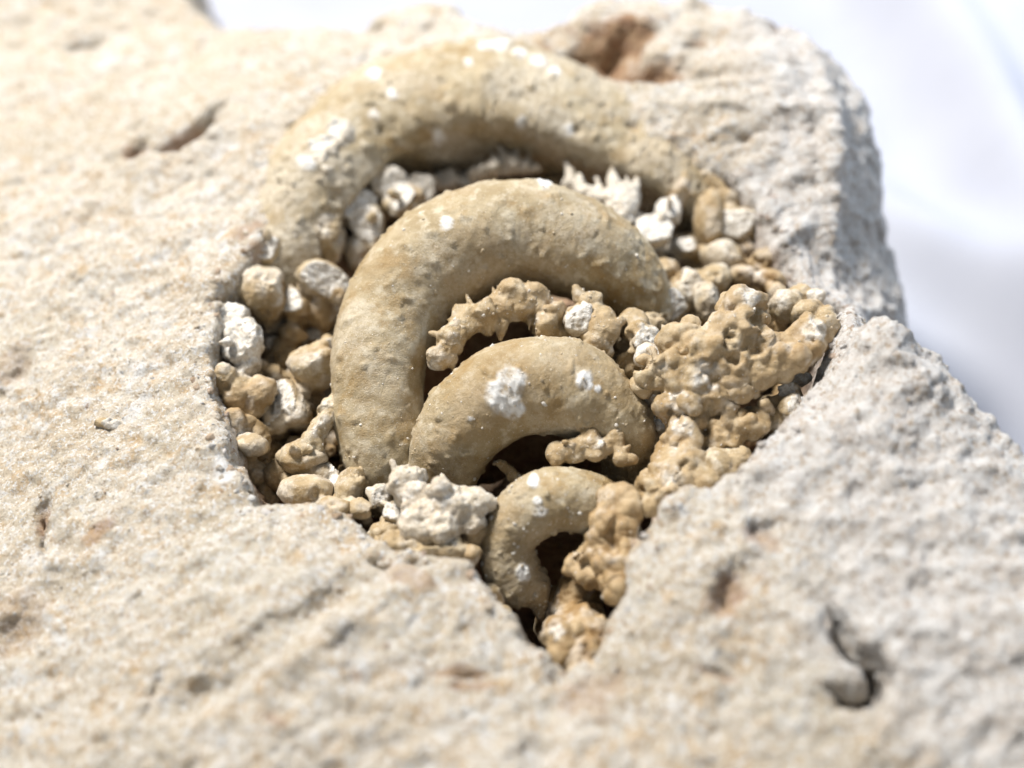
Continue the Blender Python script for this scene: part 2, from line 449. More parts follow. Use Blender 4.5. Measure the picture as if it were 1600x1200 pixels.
# material zones
def blob_mask(V, lst, noise_amp=.35, f=3.0, seed=200):
    m = np.zeros(len(V)); nz = fbm(V, f, 3, seed)
    for (px, py, z, L, Wd, an, am) in lst:
        c = at(px, py, z); a = math.radians(an)
        dx = V[:, 0] - c.x; dy = V[:, 1] - c.y
        u = dx * math.cos(a) + dy * math.sin(a); v = -dx * math.sin(a) + dy * math.cos(a)
        q = np.sqrt((u / L) ** 2 + (v / Wd) ** 2) + nz * noise_amp * 2
        m = np.maximum(m, am * smooth(1.25, .6, q))
    return m
grey = np.clip(smooth(1.0, 2.6, V[:, 0] + .45 * V[:, 1] * (V[:, 1] < 0) + .8 * fbm(V, .8, 3, 130)) , 0, 1)
grey = np.where(V[:, 1] > 4.0, grey * smooth(3.0, 4.4, V[:, 0]), grey)
ochre = blob_mask(V, [(945,80,.6,.95,.55,10,.95),(1005,120,.6,.75,.3,-10,.85),(300,225,-.1,.55,.2,30,.7),(212,240,-.1,.22,.25,60,.7),(60,800,-.4,.25,.12,100,.8),
  (160,835,-.4,.25,.1,30,.6),(720,1050,.1,.4,.07,0,.8),(740,1068,.1,.3,.05,4,.8),(1140,930,.35,.35,.2,50,.75),(1110,1055,.2,.4,.05,-18,.6),(430,1130,0,.2,.07,-30,.6),(505,205,.2,.2,.3,60,.6),
  (470,780,-.3,.5,.1,0,.3),(560,1070,0,.08,.08,0,.8),(1185,855,.4,.12,.22,60,.5),(930,1085,0,.4,.3,20,.45),(640,905,.05,.45,.15,-30,.45),(1090,70,.8,.2,.12,0,.6),
  (380,370,.1,.3,.15,50,.6),(410,400,.1,.2,.2,0,.6),(1215,40,.9,.2,.12,60,.5),(20,580,-.7,.5,.3,60,.3),(20,980,-.8,.4,.4,60,.3)])
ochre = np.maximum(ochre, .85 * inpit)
white = blob_mask(V, [(530,225,.2,.4,.2,50,.9),(480,290,.2,.3,.2,40,.6),(350,735,0,.12,.22,20,.9),(170,660,-.2,.18,.07,-10,.5),(1310,200,.6,.1,.6,0,.35),(1215,370,.1,.3,.12,20,.5)], .3, 5.0)
white *= (1 - inpit)
set_tint(rock_me, np.c_[white, ochre, grey])
smooth_shade(rock_me)

root = bpy.data.objects.new('fossil_rock', None); COL.objects.link(root)
root.location = (0, 0, 0)
root['label'] = 'cream limestone block with a coiled fossil shell mould set in a nodule-filled pit'
root['category'] = 'fossil rock'
matrix = link('rock_matrix', rock_me, LIME, root)
matrix['label'] = 'rough pale limestone matrix around the pit'

# ------------------------------------------------------------------ crumbs on the surface
def crumbs(name, pts, nrm, sizes, mat, parent, sub=1, tint=None, flat=.7):
    U, FF = ico(sub); n = len(pts); m = len(U)
    ax = rng.normal(size=(n, 3)); ax /= np.linalg.norm(ax, axis=1)[:, None]
    bx = np.cross(ax, rng.normal(size=(n, 3))); bx /= np.linalg.norm(bx, axis=1)[:, None]
    cx = np.cross(ax, bx)
    sc = rng.uniform(.6, 1.3, (n, 3)) * sizes[:, None]
    jit = rng.uniform(.7, 1.25, (n, m))
    pts = pts - nrm * sizes[:, None] * .45
    VV = pts[:, None, :] + (U[None, :, 0:1] * (ax * sc[:, :1])[:, None] + U[None, :, 1:2] * (bx * sc[:, 1:2])[:, None]
         + U[None, :, 2:3] * (cx * sc[:, 2:3])[:, None]) * jit[:, :, None]
    FFF = FF[None] + (np.arange(n) * m)[:, None, None]
    me = mesh_np(name, VV.reshape(-1, 3), FFF.reshape(-1, 3))
    T = np.zeros((n * m, 3), np.float32)
    if tint is not None: T[:] = np.repeat(tint, m, 0)
    set_tint(me, T)
    o = link(name, me, mat, parent); o['kind'] = 'stuff'
    return o
N = normals_of(rock_me)
ok = np.where((V[:, 2] > -1.9) & (psdv > .03) & (np.abs(V[:, 0]) < 7.5) & (V[:, 1] < 7.5) & (V[:, 1] > -5.5))[0]
cl = fbm(V[ok], 1.2, 3, 140) + .5 * fbm(V[ok], 4, 2, 145)
pr = np.exp(2.2 * cl); pr /= pr.sum()
sel = rng.choice(ok, 22000, replace=False, p=pr)
sz = .009 + .015 * rng.random(len(sel)) ** 2 * 1.4
sz[rng.random(len(sel)) < .02] *= 1.8
ti = np.c_[np.where(rng.random(len(sel)) < .12, .8, white[sel]), np.where(rng.random(len(sel)) < .08, .6, ochre[sel]), grey[sel]]
rim = np.where((V[:, 2] > -1.2) & (psdv > -.12) & (psdv < .22) & (N[:, 2] > .1))[0]
rs = rng.choice(rim, 900, replace=False)
crumbs('rim_crumbs', V[rs], N[rs], .02 + .055 * rng.random(900) ** 3, LIME, matrix, 2, np.c_[np.where(rng.random(900) < .2, .7, 0), np.where(rng.random(900) < .3, .6, .1), grey[rs]])
crumbs('surface_grain', V[sel] - N[sel] * .004, N[sel], sz, LIME, matrix, 1, ti)

# ------------------------------------------------------------------ whorls
def catmull(P, n):
    P = np.array(P, float); P = np.r_[[2 * P[0] - P[1]], P, [2 * P[-1] - P[-2]]]
    out = []; segs = len(P) - 3
    for i in range(segs):
        p0, p1, p2, p3 = P[i:i+4]
        for t in np.linspace(0, 1, n // segs, endpoint=False):
            out.append(.5 * ((2*p1) + (-p0+p2)*t + (2*p0-5*p1+4*p2-p3)*t*t + (-p0+3*p1-3*p2+p3)*t**3))
    out.append(P[-2]); return np.array(out)

def tube_arrays(ctrl_px, nseg=320, nring=116, prof=None):
    pts = []
    for (px, py, z, r) in ctrl_px:
        p = at(px, py, z); pts.append((*p, r / ppu(p)))
    S_ = catmull(pts, nseg); c = S_[:, :3]; r = S_[:, 3]
    T = np.gradient(c, axis=0); T /= np.linalg.norm(T, axis=1)[:, None]
    nrm = np.zeros_like(T); v = np.cross(T[0], [0, 1, 0.2]); nrm[0] = v / np.linalg.norm(v)
    for i in range(1, len(T)):
        v = nrm[i-1] - T[i] * (nrm[i-1] @ T[i]); nrm[i] = v / np.linalg.norm(v)
    bi = np.cross(T, nrm)
    th = np.linspace(0, 2 * np.pi, nring, endpoint=False)
    rr = r[:, None] * np.ones((1, nring))
    n = len(c)
    # rounded ends
    e = np.minimum(np.arange(n), np.arange(n)[::-1]) / (n * .05)
    rr *= np.sqrt(np.clip(1 - (1 - np.clip(e, 0, 1)) ** 2, .0004, 1))[:, None]
    D = nrm[:, None] * np.cos(th)[None, :, None] + bi[:, None] * np.sin(th)[None, :, None]
    if prof is not None: rr = rr * prof(D, np.linspace(0, 1, n))
    V = c[:, None] + D * rr[:, :, None]
    id_ = np.arange(n * nring).reshape(n, nring)
    a = id_[:-1]; b = id_[1:]
    F = np.stack([a, np.roll(a, -1, 1), np.roll(b, -1, 1), b], -1).reshape(-1, 4)
    return V.reshape(-1, 3), F, c, r

UPn = np.array(UPV); 
def whorl(name, label, ctrl_px, seed, rough=1.0, prof=None, chalk=(), dusty=0.0, ochre_amt=.2, bites=()):
    V, F, c, r = tube_arrays(ctrl_px, prof=prof)
    me = mesh_np(name, V, F)
    N = normals_of(me); V = verts_of(me)
    n1 = fbm(V, 1.4, 3, seed); n2 = fbm(V, 5, 4, seed + 20); n3 = fbm(V, 14, 3, seed + 40)
    d = .060 * n1 + rough * (.016 * n2 + .009 * n3)
    # small blisters
    bl = fbm(V, 9, 1, seed + 60); d += rough * .03 * smooth(.55, .8, bl) + .006 * fbm(V, 26, 2, seed + 33)
    # dissolved pits
    pt = fbm(V, 7, 2, seed + 80); d -= rough * .04 * smooth(.5, .75, pt) * dusty
    white = np.zeros(len(V)); nz = fbm(V, 4.5, 4, seed + 90, .65)
    for (px, py, z, rad) in chalk:
        p = np.array(at(px, py, z)); rad_ = rad / ppu(p)
        # distance seen across the surface (any depth along the surface normal)
        q = V - p; q = q - (q @ np.array(FWD))[:, None] * np.array(FWD)
        m = smooth(1.2, .75, np.linalg.norm(q, axis=1) / rad_ + nz * .6) * (N @ -np.array(FWD) > -.1)
        white = np.maximum(white, m)
    white = white * np.clip(.85 + 1.5 * fbm(V, 9, 4, seed + 95, .65), .1, 1)
    d += white * (.018 + .02 * n3)
    for (px, py, z, rad, dep) in bites:
        p = np.array(at(px, py, z)); rad_ = rad / ppu(p)
        q = V - p; q = q - (q @ np.array(FWD))[:, None] * np.array(FWD)
        d -= dep * smooth(1.2, .5, np.linalg.norm(q, axis=1) / rad_ + nz * .5) * (N @ -np.array(FWD) > 0)
    V = V + N * d[:, None]; set_verts(me, V)
    dust = np.clip(dusty * smooth(-.35, .35, fbm(V, 1.3, 3, seed + 5)) , 0, 1)
    oc = ochre_amt * smooth(-.1, .5, fbm(V, 1.1, 3, seed + 7))
    set_tint(me, np.c_[white, oc, dust]); smooth_shade(me)
    o = link('whorl', me, FOSS, root); o['label'] = label
    # grains stuck to the whorl
    out = np.where((N[:, 2] > -.2))[0]
    k = int(700 * (1 + dusty)); s = rng.choice(out, k, replace=False)
    sz = .005 + .026 * rng.random(k) ** 7
    ti = np.c_[np.where(rng.random(k) < .55, .9, .1), np.zeros(k), np.full(k, .3)]
    crumbs('grain', V[s], N[s], sz, NOD, o, 1, ti)
    s2 = rng.choice(out, 34, replace=False)
    crumbs('blister', V[s2], N[s2], .018 + .03 * rng.random(34) ** 2, FOSS, o, 2, np.c_[np.where(rng.random(34) < .3, .6, 0), np.full(34, .2), np.full(34, .4)])
    return o, V, N

def ridge_prof(D, t):
    # outermost whorl: a flatter roof meeting a steep, slightly hollow inner face along a blunt ridge
    a = np.degrees(np.arctan2(D @ np.array([0, 0, 1.0]), D @ np.array([0, -1.0, 0])))   # 0 = towards the apex, 90 = up
    w = smooth(.02, .15, t) * smooth(1, .86, t)
    return 1 + w[:, None] * (.15 * np.exp(-((a - 27) / 18) ** 2) - .10 * np.exp(-((a - 90) / 28) ** 2) - .12 * np.exp(-((a + 15) / 32) ** 2))
w1, V1, N1 = whorl('whorl', 'largest and rearmost whorl, crusted, its inner face in shade',
 [(425,490,-1.1,50),(440,395,-.45,62),(485,295,-.1,76),(590,200,.05,92),(740,165,.15,104),(860,185,.1,94),(960,226,-.05,76),(1036,262,-.15,66),(1090,308,-.4,56),(1128,368,-.85,44),(1150,430,-1.4,34)],
 301, 1.7, ridge_prof, chalk=[(535,212,.5,20),(508,232,.4,16),(485,262,.3,14),(590,128,.6,12),(590,190,.4,8),(620,160,.5,8),(762,92,.6,12),(785,88,.6,14),(812,100,.55,11),(840,112,.5,14),(865,128,.5,9),(735,120,.5,7),(690,225,0,9),(815,212,0,8),(882,220,0,10)],
 dusty=.85, ochre_amt=.15, bites=[(680,90,.5,22,.07),(720,82,.5,18,.07),(655,105,.5,16,.05),(985,205,.2,12,.08),(700,150,.5,8,.04)])
w2, V2, N2 = whorl('whorl', 'second whorl, a smooth tan arch whose left leg reaches down to the pit edge',
 [(612,800,-1.7,52),(604,725,-.95,64),(594,640,-.5,71),(596,545,-.15,77),(638,452,.15,83),(712,392,.38,89),(800,368,.45,88),(880,380,.38,84),(945,412,.18,72),(998,460,-.15,52),(1022,520,-.7,42),(1020,580,-1.4,38)],
 401, .9, None, chalk=[(700,352,.9,12),(850,290,.9,14)], dusty=.45, ochre_amt=.35)
w3, V3, N3 = whorl('whorl', 'third whorl with a chalky white patch on its crown',
 [(688,800,-1.4,46),(694,730,-.75,57),(724,665,-.25,68),(790,613,.05,76),(860,601,.15,77),(925,625,.05,68),(970,668,-.2,50),(985,715,-.7,44),(975,775,-1.4,40)],
 501, .9, None, chalk=[(798,592,.7,23),(785,622,.6,28),(805,642,.6,16),(912,592,.6,14),(918,602,.6,9),(933,607,.5,6),(735,655,.4,4)], dusty=.35, ochre_amt=.45)
w4, V4, N4 = whorl('whorl', 'smallest whorl curling around a dark hole near the pit tip',
 [(950,850,-1.4,34),(948,805,-.8,44),(915,785,-.45,50),(868,781,-.3,50),(820,803,-.35,49),(792,850,-.6,44),(803,898,-.9,46),(830,925,-1.1,36),(842,945,-1.2,18),(843,968,-1.3,7)],
 601, .9, None, chalk=[(833,750,0,9),(845,802,0,13),(840,782,0,7),(820,895,-.6,13)], dusty=.4, ochre_amt=.3)

# ------------------------------------------------------------------ nodules
CB = np.array([RGT, UPV, -FWD], np.float32)      # a basis to give each lump its long axis

def nodule(px, py, z, rx, ry, ang=0, face=0, ochre=0.0, sub=4, knob=.22, parent=None, name='nodule', seed=None, depthk=1.0, solo=False):
    """knobbly lump: balls grown together round an ellipsoid, on a stalk that roots it in the mass below;
    a broken one has a flat crystal face"""
    seed = seed if seed is not None else int(px * 7 + py * 13)
    r = np.random.default_rng(seed)
    U, F = ico(2)
    c = np.array(at(px, py, z)); s = 1 / ppu(c)
    rx, ry = rx * s, ry * s; rz = (rx + ry) / 2 * depthk; rm = min(rx, ry)
    a = math.radians(ang); R2 = np.array([[math.cos(a), -math.sin(a), 0], [math.sin(a), math.cos(a), 0], [0, 0, 1]])
    VV = [U * np.array([rx, ry, rz]) * .93]; 
    for k in range(r.integers(4, 8)):
        dvec = r.normal(size=3); dvec /= np.linalg.norm(dvec)
        f = r.uniform(.28, .55)
        VV.append(U * rm * f + dvec * np.array([rx, ry, rz]) * (1.02 - f * .55) * r.uniform(.9, 1.12))
    if not solo:
        dr = np.array([r.uniform(-.5, .5), -.35, -1.0])
        for t in (1, 2, 3):
            VV.append(U * rm * r.uniform(.55, .8) + dr * rm * t * .62)
    FF = [F + len(U) * i for i in range(len(VV))]
    me0 = mesh_np('t', np.concatenate(VV), np.concatenate(FF))
    me = remesh(me0, max(.016, rm * .08), 1, .5); bpy.data.meshes.remove(me0)
    q = verts_of(me)
    big = fbm(q / rm + seed % 97, .75, 3, seed % 50)
    q = q * (1 + .16 * big)[:, None]
    zr = np.zeros(len(q))
    if face:
        n = np.array([r.uniform(-.5, .5), r.uniform(-.1, .6), 1.0]); n /= np.linalg.norm(n)
        lim = rz * .5
        t = q @ n
        over = t > lim
        lv = fbm(q / rm + seed % 31, 2.2, 3, 3) * .10 * rm + .05 * rm
        q[over] -= n * (t[over] - lim - lv[over])[:, None]
        zr = smooth(lim - .10 * rm, lim - .02 * rm, t) * r.uniform(.75, 1)
        if face == 2: zr = np.maximum(zr, .6)
    for k in range(r.integers(3, 7)):          # smaller broken planes make it angular
        n = r.normal(size=3) + (0, 0, .4); n /= np.linalg.norm(n)
        lim2 = np.abs(n * np.array([rx, ry, rz])).sum() * r.uniform(.50, .72)
        t = q @ n; over = (t > lim2) & (np.linalg.norm(q, axis=1) < 1.6 * max(rx, ry))
        q[over] -= n * ((t[over] - lim2) * .88)[:, None]
        if face: zr = np.maximum(zr, .7 * smooth(lim2 - .02 * rm, lim2 + .02 * rm, t) * over)
    q = (q @ R2.T @ CB).astype(np.float32)
    set_verts(me, q)
    N = normals_of(me); P = q + c.astype(np.float32)
    cr = fbm(P, 5, 3, 17, ridge=True)
    d = .020 * fbm(P, 7, 3, 15) + .014 * fbm(P, 16, 2, 25) + .012 * cr + .03 * (domes(P, 4.2, 3) - .6) + .025 * (domes(P, 10, 5) - .6)
    set_verts(me, P + N * d[:, None] - c)
    wz = np.clip(zr + .5 * smooth(.1, .5, fbm(P, 2.0, 2, 35)) + .35 * smooth(.1, .5, fbm(P, 6, 2, 36)), 0, 1)
    oz = np.clip(ochre + .45 * smooth(.0, .5, fbm(P, 1.6, 2, 45)), 0, 1)
    set_tint(me, np.c_[wz, oz, np.zeros(len(P))]); smooth_shade(me)
    me.materials.clear(); me.name = name
    o = link(name, me, NOD, parent or root); o.location = c
    return o

L_ = [ # px, py, z, rx, ry, angle, face, ochre    -- left pocket
 (418,388,.15,24,22,-20,1,.1),(455,368,.05,28,38,10,0,.1),(508,365,-.1,26,46,18,0,.2),(548,322,-.05,44,24,12,1,.1),(572,350,-.15,26,30,0,1,.0),
 (608,288,.0,27,24,0,2,.0),(634,312,-.05,28,26,20,1,.0),(658,292,-.15,20,26,0,2,.1),(504,437,-.05,40,26,-20,1,.0),(563,392,-.5,22,26,0,0,.4),
 (412,452,.0,36,38,20,0,.1),(452,472,-.25,30,20,-5,1,.1),(497,484,-.5,26,30,0,0,.4),(366,500,.05,24,26,0,2,.2),(378,534,.05,34,28,20,2,.2),(385,570,-.15,22,20,0,0,.4),
 (460,520,-.6,20,15,0,0,.2),(492,572,-.3,38,32,-10,0,.1),(512,545,-.4,20,16,0,1,.1),(402,622,-.3,25,32,-15,0,.1),(372,612,-.2,24,28,0,0,.3),(350,590,-.05,20,26,10,0,.3),
 (458,636,-.5,23,46,28,1,.1),(434,652,-.6,22,24,0,0,.3),(404,682,-.5,13,26,20,0,.2),(384,672,-.4,15,22,-10,0,.3),(470,716,-.45,34,26,-10,0,.25),
 (476,768,-.5,38,28,0,0,.3),(500,742,-.6,20,18,0,0,.3),(516,752,-.6,14,27,15,1,.0),(546,765,-.55,22,30,-10,0,.2),(440,742,-.8,24,26,0,0,.5),(590,778,-.3,18,20,-20,2,.0),
 (565,795,-.35,22,16,0,0,.3),(525,795,-.3,24,16,0,0,.3),(615,800,-.3,18,15,0,1,.2),
 (545,790,-.4,14,12,0,0,.4),(365,655,-.15,18,20,0,0,.4),(448,555,-.9,28,26,0,0,.5),(425,595,-.8,22,22,0,0,.5),(520,620,-.9,24,28,0,0,.5),(475,600,-.9,26,22,0,0,.6),(390,695,-.3,30,16,0,0,.2),
 # below whorl one
 (700,282,-.35,22,14,20,2,.2),(745,284,-.3,26,14,10,2,.1),(985,345,-.2,22,18,0,0,.3),(860,292,-.4,20,14,0,0,.4),
 # right pocket
 (1060,300,-.0,18,40,-38,0,.3),(1048,332,.0,22,20,-20,2,.1),(1022,360,.05,30,24,20,2,.1),(1006,385,-.2,14,14,0,0,.4),(1110,342,-.15,26,36,0,0,.4),(1146,348,-.1,30,26,20,1,.2),
 (1112,285,.05,42,15,-30,0,.3),(1138,312,.0,22,14,-40,0,.4),(1072,386,-.3,18,14,0,1,.2),(1132,402,-.3,32,22,0,0,.2),(1190,406,-.2,20,14,0,0,.3),(1036,426,-.25,25,20,0,0,.1),
 (1112,438,-.2,32,22,15,0,.1),(1078,452,-.2,26,28,0,0,.1),(1054,476,-.1,18,28,0,1,.1),(1106,470,-.05,17,30,0,0,.1),(1162,430,-.2,20,16,0,0,.3),(1200,436,-.15,25,13,-10,0,.6),
 (1190,375,-.3,16,24,30,0,.6),(1165,385,-.35,14,16,0,0,.5),(1100,400,-.5,20,18,0,0,.6),(1160,320,-.15,18,16,0,0,.5),
 (1226,480,.35,24,24,0,0,.1),(1250,462,.3,24,18,0,0,.2),(1275,462,.45,13,10,0,2,0),(1262,492,.4,26,22,0,0,.2),(1292,502,.45,22,20,0,0,.2),(1216,462,.1,12,18,0,0,.3),
 (988,508,.25,20,24,0,0,.3),(1003,535,.3,26,28,0,1,.2),(1016,556,.45,20,19,-15,2,.0),(980,560,.0,22,26,0,0,.4),(1020,505,.0,20,16,0,0,.3),
 (1006,618,.1,20,20,0,0,.2),(1028,606,.25,18,18,0,0,.1),(1012,662,-.1,9,7,0,2,0),(1030,665,-.1,12,9,20,2,.1),(1012,640,-.1,14,16,0,0,.4),
 (1172,655,.05,20,16,0,0,.3),(1232,615,.3,16,18,0,1,.1),(1215,650,.15,30,26,0,0,.2),(1240,640,.35,20,22,0,1,.1),(1245,590,.3,18,12,0,2,.1),
 (1150,745,.0,26,16,0,0,.6),(1120,730,.1,34,26,0,0,.1),(1160,715,.15,22,18,0,0,.2),
 # lower pocket
 (620,848,-.2,26,18,0,0,.3),(660,858,-.2,28,16,0,0,.2),(705,860,-.25,30,18,0,0,.3),(735,870,-.3,18,16,0,0,.5),(640,826,-.2,18,14,0,0,.2),
 (900,935,-1.1,40,36,0,0,1),(915,985,-.9,44,40,0,0,1),(878,985,-.8,26,20,0,0,.8),(900,1020,-.6,40,26,0,0,.9),(925,1052,-.35,34,22,0,0,.7),(870,950,-1.3,30,30,0,0,1),
 (770,930,-.7,10,22,30,0,.3),(790,965,-.7,12,20,30,0,.3),
]

def cluster(items, seed):
    """several lumps grown into one another with thick necks, each keeping its own long axis and broken face"""
    r = np.random.default_rng(seed); U, F = ico(3)
    VV = []; info = []
    cs = [np.array(at(*n[:3])) for n in items]
    for n, c in zip(items, cs):
        px, py, z, rx, ry, ang, face, och = n
        s = 1 / ppu(c); R_ = np.array([rx * s, ry * s, (rx + ry) / 2 * s * 1.0]); rm = R_.min()
        a = math.radians(ang + r.uniform(-12, 12)); R2 = np.array([[math.cos(a), -math.sin(a), 0], [math.sin(a), math.cos(a), 0], [0, 0, 1]])
        B = R2.T @ CB
        q = U * R_ * (1 + .22 * fbm(U + r.uniform(0, 50), 1.0, 2, 7))[:, None]
        planes = []
        for k in range(r.integers(3, 6)):
            nn = r.normal(size=3); nn /= np.linalg.norm(nn); lim = np.linalg.norm(nn * R_) * r.uniform(.62, .85)
            t = q @ nn; q = q - (np.maximum(t - lim, 0) * .85)[:, None] * nn
        if face:
            nn = np.array([r.uniform(-.6, .6), r.uniform(-.1, .7), 1.0]); nn /= np.linalg.norm(nn)
            lim = np.linalg.norm(nn * R_) * r.uniform(.35, .6)
            t = q @ nn; q = q - np.maximum(t - lim, 0)[:, None] * nn
            planes.append((nn @ B, lim))
        VV.append(q @ B + c)
        for k in range(r.integers(1, 4)):
            dv = r.normal(size=3); dv[2] = -abs(dv[2]) * .5; dv /= np.linalg.norm(dv)
            VV.append(((U * rm * r.uniform(.3, .5)) + dv * R_ * .8) @ B + c)
        if r.random() < .45:                       # a short spine
            dv = r.normal(size=3); dv[1] = abs(dv[1]); dv /= np.linalg.norm(dv)
            for t in np.linspace(0, 1, 5): VV.append(((U * rm * .26 * (1 - .6 * t)) + dv * (R_ * .85 + rm * .55 * t)) @ B + c)
        st = np.array([r.uniform(-.25, .25), .1, -1.0])
        for k in (1, 2, 3, 4): VV.append(U * rm * r.uniform(.5, .75) + c + st * rm * k * .55)
        info.append((c, R_, planes, face, och))
    for i in range(1, len(cs)):
        j = min(range(i), key=lambda k: np.linalg.norm(cs[k] - cs[i]))
        ra, rb = info[i][1].min() * .62, info[j][1].min() * .62
        m = max(3, int(np.linalg.norm(cs[i] - cs[j]) / min(ra, rb) * 1.8))
        for t in np.linspace(0, 1, m):
            VV.append(U * (ra * (1 - t) + rb * t) * (.75 + .25 * (2 * t - 1) ** 2) + cs[i] * (1 - t) + cs[j] * t - np.array([0, 0, .04]))
    FF = [F + len(U) * i for i in range(len(VV))]
    me0 = mesh_np('t', np.concatenate(VV), np.concatenate(FF))
    me = remesh(me0, .025, 2, .5); bpy.data.meshes.remove(me0)
    V = verts_of(me); N = normals_of(me)
    wz = np.zeros(len(V)); oz = np.zeros(len(V)); wsum = np.zeros(len(V)) + 1e-6
    flat = np.zeros(len(V))
    for c, R_, planes, face, och in info:
        rel = V - c; dist = np.linalg.norm(rel, axis=1) / R_.max()
        w = np.exp(-dist ** 2 * 3); wsum += w; oz += w * och
        near = smooth(1.25, 1.0, dist)
        for nn, lim in planes:
            on = smooth(.035, .012, np.abs(rel @ nn - lim)) * near * (N @ nn > .8)
            wz = np.maximum(wz, on); flat = np.maximum(flat, on)
        if face == 2: wz = np.maximum(wz, .55 * near)
    oz /= wsum
    d = -.07 * smooth(.3, .55, fbm(V, 3.4, 3, 19)) * (1 - flat) + (.045 * fbm(V, 3, 3, 15) + .018 * fbm(V, 8, 3, 16, ridge=True)) * (1 - .6 * flat) + .010 * fbm(V, 18, 2, 25) + .012 * (domes(V, 9, 5) - .6) * (1 - flat) \
        + .018 * flat * fbm(V, 14, 2, 26, ridge=True)
    V2 = V + N * d[:, None]
    wz = np.clip(wz + .45 * smooth(.1, .5, fbm(V, 2.0, 2, 35)) + .35 * smooth(.1, .5, fbm(V, 6, 2, 36)), 0, 1)
    oz = np.clip(oz + .5 * smooth(.0, .5, fbm(V, 1.6, 2, 45)), 0, 1)
    c = V2.mean(0); set_verts(me, V2 - c); set_tint(me, np.c_[wz, oz, np.zeros(len(V))]); smooth_shade(me)
    me.materials.clear(); me.name = 'nodule_cluster'
    o = link('nodule_cluster', me, NOD, root); o.location = c
    return o
rest = [(n[0], n[1], n[2] - (.18 if n[0] < 600 and n[1] < 800 else .08), n[3] * 1.12, n[4] * 1.12, *n[5:]) for n in L_]
gi = 0
while rest:
    grp = [rest.pop(0)]
    while rest and len(grp) < 6:
        best = min(rest, key=lambda m: min(math.hypot(m[0] - g_[0], m[1] - g_[1]) for g_ in grp))
        if min(math.hypot(best[0] - g_[0], best[1] - g_[1]) for g_ in grp) > 58: break
        grp.append(best); rest.remove(best)
    cluster(grp, 700 + gi); gi += 1
# small filler lumps that pave the floor of the pockets
def pocket(px0, px1, py0, py1, z0, z1, n, seed, keep, rr_=(11, 23)):
    r = np.random.default_rng(seed)
    for i in range(n):
        px, py = r.uniform(px0, px1), r.uniform(py0, py1)
        if not keep(px, py): continue
        rr = r.uniform(*rr_)
        nodule(px, py, r.uniform(z0, z1), rr * r.uniform(.8, 1.2), rr * r.uniform(.8, 1.3), r.uniform(-60, 60), 1 if r.random() < .25 else 0, r.uniform(.2, .7), sub=3, knob=.28, seed=int(seed * 1000 + i))
pocket(340, 560, 380, 790, -1.3, -.9, 70, 3, lambda x, y: x < 560 - max(0, y - 500) * .05 and x > 340 + max(0, 480 - y) * .6 and x > 340 + max(0, y - 640) * .35)
pocket(1010, 1250, 300, 500, -.95, -.5, 60, 5, lambda x, y: x < 1120 + (y - 260) * .6 and x > 1000)
pocket(1020, 1240, 560, 740, -1.3, -.8, 34, 6, lambda x, y: x < 1290 - (y - 560) * .9)
pocket(640, 960, 225, 290, -.9, -.6, 22, 8, lambda x, y: y > 250)

